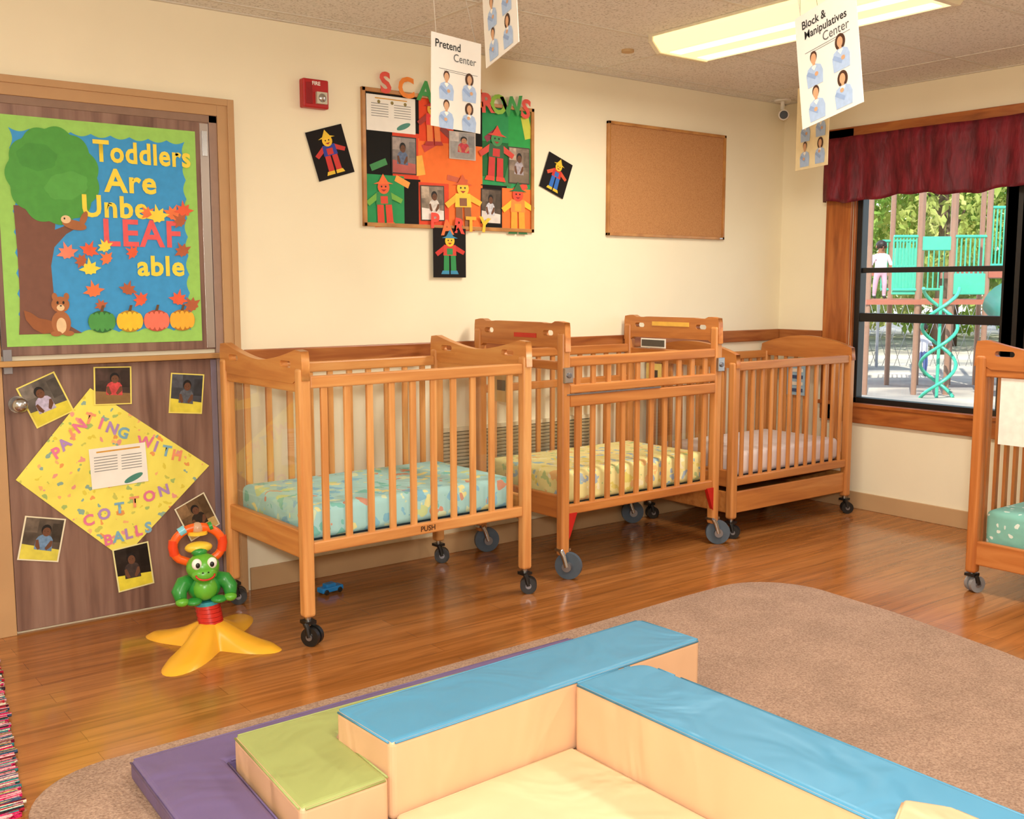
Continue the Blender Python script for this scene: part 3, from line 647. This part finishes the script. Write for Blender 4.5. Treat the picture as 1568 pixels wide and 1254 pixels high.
# ------------------------------------------------------------ rug, foam climber
RUG=rug_mat()
def arc(cx,cy,r,a0,a1,n=10): return [(cx+r*math.cos(math.radians(a0+(a1-a0)*k/n)),cy+r*math.sin(math.radians(a0+(a1-a0)*k/n))) for k in range(n+1)]
mb=MB(); P=arc(.80,2.62,.27,180,95)+[(1.4,2.90),(2.4,2.93)]+[(3.2,2.975)]+arc(3.45,2.68,.30,88,-2)+[(3.72,2.3),(3.62,1.8),(3.45,1.2),(3.4,.3),(.53,.3)]
mb.prism(P[::-1],0.0,.010,RUG); mb.done("area_rug",bevel=.004)
CREAM=vinyl('#e2b68e'); BLUE=vinyl('#4f94b8'); GREENV=vinyl('#9da664'); PURP=vinyl('#6c5c86'); TANM=vinyl('#e4c59c')
def foam(name,pts,z0,z1,side,top,rz=0,loc=(0,0,0),bev=.016):
    g=group(name,loc,rz); mb=MB(); mb.prism(pts,z0,z1,side,None,top); o=mb.done("vinyl_cover",g,bev,4)
    mb=MB(); n=len(pts)
    q=[(p[0],p[1],z1-.006) for p in pts]
    for i in range(n):
        a=Vector(q[i]);b=Vector(q[(i+1)%n])
        if (b-a).length<.03: continue
        d=(b-a).normalized()*.012
        mb.tube([a+d,b-d],.003,top,6)
    mb.done("piping",g)
RZ=math.radians(2.6)
zr=.011
foam("foam_climber_block",[(0,0),(1.16,0),(1.16,.262),(0,.262)],zr,.22,CREAM,BLUE,RZ,(1.238,2.098,0))
P=[(1.845,.6),(2.115,.6),(2.115,1.98)]+arc(2.065,2.07,.05,0,80,4)+[(2.03,2.125),(1.845,2.118)]
foam("foam_climber_block",P,zr,.22,CREAM,BLUE)
foam("foam_climber_block",[(1.72,.5),(1.99,.5),(1.99,1.08),(1.94,1.16),(1.845,1.12),(1.72,.95)],.2205,.238,CREAM,CREAM,0,bev=.012)
foam("foam_step",[(.985,2.075),(1.225,2.085),(1.238,2.37),(1.25,2.385),(2.38,2.44),(2.38,2.56),(1.02,2.545)],zr,.14,CREAM,GREENV,0)
foam("foam_step",[(.75,1.5),(.955,1.5),(.972,2.06),(1.005,2.56),(2.37,2.575),(2.37,2.745),(.80,2.72)],zr,.07,PURP,PURP,0)
foam("foam_mat",[(1.235,.8),(1.835,.8),(1.835,2.115),(1.24,2.088)],zr,.035,TANM,TANM,0,bev=.01)

# rag rug
mb=MB()
def rag():
    m,nt,b=base("woven_rag",.95,.05)
    tc=coords(nt,(1,60,1)); n=N(nt,"ShaderNodeTexNoise"); n.inputs["Scale"].default_value=1; n.inputs["Detail"].default_value=2; nt.links.new(tc,n.inputs["Vector"])
    nt.links.new(ramp(nt,n.outputs["Fac"],[(0,'#3a2a30'),(.36,'#b02838'),(.42,'#e8d8c0'),(.46,'#3a7a7a'),(.5,'#c8285a'),(.54,'#e8b0b0'),(.58,'#40506a'),(.63,'#b8a068'),(.68,'#702030')],True),b.inputs["Base Color"])
    n2=N(nt,"ShaderNodeTexNoise"); n2.inputs["Scale"].default_value=90; nt.links.new(coords(nt),n2.inputs["Vector"]); bump(nt,b,n2.outputs["Fac"],1,.02); return m
RG=rag(); e=[]
n=90
for i in range(n+1):
    t=i/n; e.append((.715-.185*t+.006*math.sin(i*2.1)+random.uniform(-.005,.005),3.93-1.22*t))
mb.prism([(-.1,2.71)]+e[::-1]+[(.1,3.93)],0,.012,RG)
for i in range(n): 
    mb.cyl((e[i][0]-.5,e[i][1]-.006,.012),(e[i][0]+random.uniform(0,.006),e[i][1]-.006,.011),.0068,RG,seg=6)
mb.done("rag_rug")
# small blue toy
g=group("toy_car",(2.05,3.97,0),.15); mb=MB(); TB=plain('#1f7fc4',.35,.5); mb.box((0,0,.02),(.11,.045,.022),TB); mb.box((-.005,0,.036),(.05,.035,.018),TB)
for x in (-.035,.035):
    for y in (-.023,.023): mb.cyl((x,y-.004,.012),(x,y+.004,.012),.012,BLACK)
mb.done("body",g,.004)

# ------------------------------------------------------------ turtle toy
g=group("turtle_activity_toy",(1.395,3.66,0),math.radians(0))
YT=plain('#eeb030',.3,.5,.03,8); TG=plain('#62b034',.3,.5,.03); TG2=plain('#2f8f3a',.3,.5,.03); TR=plain('#c4261a',.3,.5); TO=plain('#f0601c',.3,.5)
mb=MB(); bm=mb.bm
NA=120;NR=10; cen=bm.verts.new((0,0,.100)); rows=[]
AR=[(46,.34),(123,.29),(175,.10),(224,.34),(305,.29)]
for j in range(1,NR+1):
    r_=j/NR; row=[]
    for k in range(NA):
        a=2*math.pi*k/NA; Rr=.10
        for ad,al in AR:
            df=(a-math.radians(ad)+math.pi)%(2*math.pi)-math.pi
            Rr=max(Rr,.095+(al-.095)*math.exp(-(df/.40)**2)*1.0)
        rad=r_*Rr
        z=max(0.0,(.034+.062*math.exp(-(rad/.11)**2))*(1-r_**4)) if r_<1 else 0
        if j==NR-1: z=max(z,.016)
        row.append(bm.verts.new((rad*math.cos(a),rad*math.sin(a),z)))
    rows.append(row)
mi=mb.mi(YT)
for k in range(NA):
    f=bm.faces.new((cen,rows[0][k],rows[0][(k+1)%NA])); f.smooth=True; f.material_index=mi
    for j in range(NR-1):
        f=bm.faces.new((rows[j][k],rows[j+1][k],rows[j+1][(k+1)%NA],rows[j][(k+1)%NA])); f.smooth=True; f.material_index=mi
mb.done("starfish_base",g)
mb=MB()
for i in range(5): mb.cyl((-.002*i,.0015*i,.078+i*.016),(-.002*i,.0015*i,.092+i*.016),.047,TR,.044)
mb.cyl((0,0,.06),(-.01,.006,.16),.04,TR); mb.cyl((-.008,.006,.152),(-.009,.007,.166),.047,plain('#3a9aa8',.3)); mb.done("post",g)
ROT=math.radians(-12)
def tdone(mb,nm,k=1):
    o=mb.done(nm,g); o.rotation_euler=(0,0,ROT); o.location=(-.017*k,.013*k,.022); return o
mb=MB()
mb.sph((0,0,.195),(.062,.052,.055),TG2); mb.sph((0,-.022,.195),(.046,.042,.046),TG)
for s in (-1,1):
    mb.tube([(s*.04,0,.225),(s*.075,-.005,.215),(s*.092,-.02,.19),(s*.088,-.045,.165)],[.026,.03,.028,.02],TG2,12)
    mb.sph((s*.086,-.05,.160),(.024,.022,.016),TG); mb.sph((s*.045,-.045,.155),(.03,.03,.014),TG2)
mb.sph((-.006,-.028,.278),(.060,.054,.050),TG); mb.sph((-.006,-.056,.258),(.047,.036,.030),TG)
tdone(mb,"turtle_body")
mb=MB()
for s in (-1,1):
    mb.sph((s*.027-.006,-.070,.300),(.018,.013,.021),WHITE); mb.sph((s*.025-.006,-.082,.298),(.008,.005,.010),BLACK); mb.sph((s*.010-.006,-.093,.272),(.003,.003,.003),BLACK,seg=8)
mb.tube([(-.006+.033*math.cos(a),-.083-.009*abs(math.sin(a)),.262+.018*math.sin(a)) for a in [math.pi+math.pi*k/10 for k in range(11)]],.0035,TR,8)
tdone(mb,"face")
mb=MB()
P=[(.088*math.cos(a)-.012,0.0,.352+.070*math.sin(a)) for a in [math.radians(-38)+math.radians(256)*k/28 for k in range(29)]]
P=[(.025,0,.29)]+P+[(-.04,0,.29)]
mb.tube(P,.0155,TO,12)
for s in (-1,1): mb.tube([(s*.084-.012,0,.325),(s*.089-.012,0,.355),(s*.086-.012,0,.380)],.0175,plain('#e0441c',.3),12)
mb.cyl((-.012,0,.395),(-.012,0,.407),.036,plain('#f0c23a',.3)); mb.sph((-.012,0,.418),(.022,.022,.022),plain('#c8a080',.2)); mb.cyl((-.078,-.005,.408),(-.056,-.005,.420),.016,plain('#7fc8d8',.3)); mb.cyl((.028,-.005,.420),(.040,-.005,.424),.016,TG2)
mb.sph((-.01,0,.345),(.05,.03,.022),plain('#e8c840',.3)); mb.sph((-.01,-.01,.332),(.03,.03,.02),TG2)
tdone(mb,"ring_handle",1.2)

# ------------------------------------------------------------ outdoors
mb=MB(); 
def gm():
    m,nt,b=base("asphalt_and_mulch",.95,.1); n=N(nt,"ShaderNodeTexNoise"); n.inputs["Scale"].default_value=.5; n.inputs["Detail"].default_value=8; nt.links.new(coords(nt),n.inputs["Vector"])
    nt.links.new(ramp(nt,n.outputs["Fac"],[(.4,'#8f8a82'),(.5,'#b0a898'),(.62,'#c8beae')]),b.inputs["Base Color"]); return m
mb.bb((X+.14,-30,-.12),(60,45,-.02),gm()); mb.done("ground_outside")
def playground():
    g=group("playground_structure",(11.98,7.08,-.02),math.radians(-37.5)); PB=plain('#8e6a54',.45,.5); TL=plain('#3aa888',.35,.5); TLD=plain('#1f7060',.35,.5); WT=plain('#e8f0ee',.5)
    px=lambda u:(u-1420)*.00817
    mb=MB()
    for u in (1322,1397,1446,1500,1545,1600,1660):
        for y in (0,1.3): mb.cyl((px(u)+y*.1,y,0),(px(u)+y*.1,y,3.3),.034,PB)
    mb.done("posts",g)
    mb=MB(); mb.bb((px(1318),-.05,1.12),(px(1504),1.4,1.18),plain('#a05a44',.5)); mb.bb((px(1500),-.05,1.45),(px(1665),1.4,1.53),plain('#a05a44',.5)); mb.done("decks",g)
    mb=MB()
    def railp(u0,u1,z0,z1,y=0,n=8):
        mb.cyl((px(u0),y,z1),(px(u1),y,z1),.02,TL); mb.cyl((px(u0),y,z0),(px(u1),y,z0),.02,TL)
        for k in range(n+1): x=px(u0)+(px(u1)-px(u0))*k/n; mb.cyl((x,y,z0),(x,y,z1),.011,TL,seg=8)
    railp(1358,1397,1.3,1.95); railp(1446,1500,1.3,1.95); railp(1322,1358,1.3,1.95,1.3); railp(1397,1500,1.3,1.95,1.3,12); railp(1500,1545,1.6,2.3); railp(1545,1600,1.6,2.3)
    mb.done("railings",g,0)
    mb=MB(); mb.bb((px(1358),.0,1.24),(px(1397),.04,1.6),TL); mb.bb((px(1395),-.02,1.78),(px(1448),.04,1.95),TL); mb.bb((px(1446),-.02,1.24),(px(1500),.04,1.5),TL)
    mb.done("panels",g,.01)
    mb=MB()
    for s in (0,math.pi):
        mb.tube([(px(1415)+.2*math.cos(s+t*1.1),-.35+.2*math.sin(s+t*1.1),t*.16) for t in [k*.25 for k in range(34)]],.022,TL,6)
    mb.cyl((px(1415),-.35,0),(px(1415),-.35,1.35),.02,TL)
    mb.done("spiral_climber",g)
    mb=MB(); mb.tube([(px(1490),-.6,1.2),(px(1500),-.9,1.0),(px(1520),-1.2,.7),(px(1545),-1.4,.42),(px(1575),-1.5,.28),(px(1600),-1.5,.25)],.24,TLD,18); mb.done("tube_slide",g)
    mb=MB()
    for u in (1345,1380,1430,1470,1520): mb.cyl((px(u),2.6,0),(px(u),2.6,2.9),.03,PB)
    mb.bb((px(1340),2.5,1.5),(px(1525),3.4,1.57),plain('#a05a44')); mb.bb((px(1380),2.5,2.0),(px(1430),2.55,2.3),WT); mb.bb((px(1470),2.45,1.6),(px(1520),2.5,1.9),TL); mb.done("rear_tower",g)
playground()
def leafmat(c1,c2,c3):
    m,nt,b=base("foliage",.7,.2); 
    oi=N(nt,"ShaderNodeTexNoise"); oi.inputs["Scale"].default_value=1.3; oi.inputs["Detail"].default_value=5; nt.links.new(coords(nt),oi.inputs["Vector"])
    nt.links.new(ramp(nt,oi.outputs["Fac"],[(.35,c1),(.5,c2),(.65,c3)]),b.inputs["Base Color"])
    tr=N(nt,"ShaderNodeBsdfTranslucent"); tr.inputs[0].default_value=lin(c3); mx=N(nt,"ShaderNodeMixShader"); mx.inputs[0].default_value=.45
    nt.links.new(b.outputs[0],mx.inputs[1]); nt.links.new(tr.outputs[0],mx.inputs[2]); nt.links.new(mx.outputs[0],nt.nodes["Material Output"].inputs[0])
    return m
LM=[leafmat('#5a8234','#7ea448','#b0c468'),leafmat('#4a742e','#6c9840','#9cb85a'),leafmat('#7c9444','#a8b85c','#d0d080')]
BRK=plain('#5a4a3c',.9,.1)
def tree(x,y,h,r,m,n=1500,low=.3,smin=.06,smax=.14):
    g=group("tree",(x,y,-.02)); mb=MB(); mb.tube([(0,0,0),(.1,0,h*.3),(0,.1,h*.6),(.1,0,h*.85)],[.16,.12,.08,.03],BRK,10)
    for k in range(6):
        a=k*1.05; mb.tube([(0,0,h*(.3+.07*k)),(r*.4*math.cos(a),r*.4*math.sin(a),h*(.42+.07*k))],[.06,.02],BRK,6)
    mb.done("trunk",g)
    bm=bmesh.new()
    for i in range(n):
        a=random.uniform(0,6.283); cz=random.uniform(-1,1); rad=r*(random.random()**.4)*math.sqrt(max(0,1-cz*cz))
        hh=h*(1-low)/2; p=Vector((rad*math.cos(a),rad*math.sin(a),h*low+hh+cz*hh))
        R=Euler((random.uniform(0,3.1),random.uniform(0,3.1),random.uniform(0,3.1))).to_matrix(); s=random.uniform(smin,smax)
        vs=[bm.verts.new(p+R@Vector(q)*s) for q in ((-1,0,0),(-.2,-.5,.1),(1,0,0),(-.2,.5,.1))]; bm.faces.new(vs)
    me=bpy.data.meshes.new("leaves"); bm.to_mesh(me); bm.free(); me.materials.append(m); o=bpy.data.objects.new("leaves",me); bpy.context.collection.objects.link(o); o.parent=g
fx,fy=.6045,.788; rx,ry=.7934,-.6087
for i in range(11):
    dd=21+random.uniform(-1.5,3); lat=4.5+i*1.15
    tree(fx*dd+rx*lat*1.25,fy*dd+ry*lat*1.25,random.uniform(5,8),random.uniform(1.6,2.3),LM[i%3],3500,random.choice([.12,.2,.25]))
for i in range(8):
    dd=29; lat=5+i*2.4; tree(fx*dd+rx*lat*1.2,fy*dd+ry*lat*1.2,10,3.8,LM[(i+1)%3],4500,.0,.10,.2)
# fence
g=group("chain_link_fence",(fx*17.5+rx*8.5,fy*17.5+ry*8.5,0),math.radians(-37.5)); mb=MB()
for i in range(-6,7): mb.cyl((i*1.2,0,-.02),(i*1.2,0,1.1),.025,STEEL)
mb.cyl((-7.2,0,1.1),(7.2,0,1.1),.02,STEEL)
for i in range(-72,73): mb.cyl((i*.1,0,.0),(i*.1+.35*(1 if i%2 else -1),0,1.08),.004,STEEL,seg=4)
mb.done("mesh",g)
# children (one continuous skinned body)
def child(x,y,z,h,rz,shirt,pants,skin,hair):
    g=group("child",(x,y,z),rz); s=h
    V=[(0,0,.46),(0,.0,.60),(0,0,.74),(0,-.005,.80),(0,-.01,.90),
       (.06,0,.44),(.07,-.02,.25),(.07,.0,.05),(.07,-.07,.025),
       (-.06,0,.44),(-.075,.03,.25),(-.08,.06,.05),(-.08,-.01,.025),
       (.11,0,.73),(.16,-.03,.60),(.15,-.12,.52),(.15,-.16,.51),
       (-.11,0,.73),(-.17,-.02,.60),(-.18,-.08,.50),(-.18,-.11,.48)]
    E=[(0,1),(1,2),(2,3),(3,4),(0,5),(5,6),(6,7),(7,8),(0,9),(9,10),(10,11),(11,12),(2,13),(13,14),(14,15),(15,16),(2,17),(17,18),(18,19),(19,20)]
    Rd=[.085,.085,.085,.035,.085,.06,.045,.032,.025,.06,.045,.032,.025,.04,.032,.025,.022,.04,.032,.025,.022]
    me=bpy.data.meshes.new("b"); me.from_pydata([tuple(c*s for c in v) for v in V],E,[]); o=bpy.data.objects.new("tmpb",me); bpy.context.collection.objects.link(o)
    sk=o.modifiers.new("sk",'SKIN'); sd=o.modifiers.new("sd",'SUBSURF'); sd.levels=2; sd.render_levels=2
    for i,sv in enumerate(me.skin_vertices[0].data): sv.radius=(Rd[i]*s,Rd[i]*s); sv.use_root=(i==0)
    dg=bpy.context.evaluated_depsgraph_get(); dg.update(); m2=bpy.data.meshes.new_from_object(o.evaluated_get(dg)); bpy.data.objects.remove(o)
    m2.materials.clear()
    for c in (skin,shirt,pants,'#303030'): m2.materials.append(plain(c,.7,.2))
    for f in m2.polygons:
        c=f.center/s; f.use_smooth=True
        f.material_index=3 if c.z<.06 else 2 if c.z<.47 and abs(c.x)<.13 else 1 if c.z<.775 and not (c.z<.58 and abs(c.x)>.12) else 0
    ob=bpy.data.objects.new("body",m2); bpy.context.collection.objects.link(ob); ob.parent=g
    mb=MB(); mb.sph((0,.015*s,.925*s),(.092*s,.095*s,.085*s),plain(hair)); 
    for k in (-1,1): mb.sph((k*.03*s,-.088*s,.905*s),.01*s,BLACK,seg=8); mb.sph((k*.088*s,0,.895*s),(.012*s,.02*s,.026*s),plain(skin),seg=8)
    mb.sph((0,-.097*s,.885*s),(.012*s,.014*s,.012*s),plain(skin),seg=8); mb.sph((0,-.085*s,.862*s),(.022*s,.008*s,.006*s),plain('#a04840'),seg=8); mb.done("hair_and_face",g)
child(fx*15.6+rx*(1408-784)/1592*15.6,fy*15.6+ry*(1408-784)/1592*15.6,-.02,.80,math.radians(-20),'#e8e0e0','#5a6a9a','#8a5a40','#1a1210')
child(fx*13.5+rx*(1340-784)/1592*13.5,fy*13.5+ry*(1340-784)/1592*13.5,1.162,.74,math.radians(-40),'#f0d0d8','#c8a0b0','#8a5a40','#1a1210')

# ------------------------------------------------------------ lights
s=bpy.data.lights.new("sun",'SUN'); s.energy=8; s.angle=.01; s.color=(1,.97,.9); o=bpy.data.objects.new("sun",s); bpy.context.collection.objects.link(o)
o.rotation_euler=Vector((.55,.35,-.7)).to_track_quat('-Z','Y').to_euler()
f=bpy.data.lights.new("flash",'SPOT'); f.energy=255; f.spot_size=math.radians(120); f.spot_blend=.5; f.shadow_soft_size=.10; f.color=(1,.96,.89); o=bpy.data.objects.new("camera_flash",f); bpy.context.collection.objects.link(o)
o.location=(-.08,-.12,1.55); o.rotation_euler=Vector((.6,.79,.0)).to_track_quat('-Z','Y').to_euler()
w=bpy.data.worlds.new("World"); scene.world=w; w.use_nodes=True; nt=w.node_tree; bg=nt.nodes["Background"]
sky=nt.nodes.new("ShaderNodeTexSky")
try:
    sky.sky_type='NISHITA'; sky.sun_disc=False; sky.sun_elevation=math.radians(45)
except Exception as ex: print(ex)
nt.links.new(sky.outputs[0],bg.inputs[0]); bg.inputs[1].default_value=.55

# ------------------------------------------------------------ camera
th,pi_,ro=.65448,.11738,-.00075
F=Vector((math.sin(th)*math.cos(pi_),math.cos(th)*math.cos(pi_),-math.sin(pi_))); R=Vector((math.cos(th),-math.sin(th),0)); U=R.cross(F)
R2=R*math.cos(ro)+U*math.sin(ro); U2=U*math.cos(ro)-R*math.sin(ro)
cd=bpy.data.cameras.new("camera"); cd.sensor_width=36; cd.sensor_fit='HORIZONTAL'; cd.lens=36*1592.39/1568; cd.clip_start=.05; cd.clip_end=200
co=bpy.data.objects.new("camera",cd); bpy.context.collection.objects.link(co)
co.matrix_world=Matrix(((R2.x,U2.x,-F.x,0),(R2.y,U2.y,-F.y,0),(R2.z,U2.z,-F.z,1.32),(0,0,0,1)))
scene.camera=co
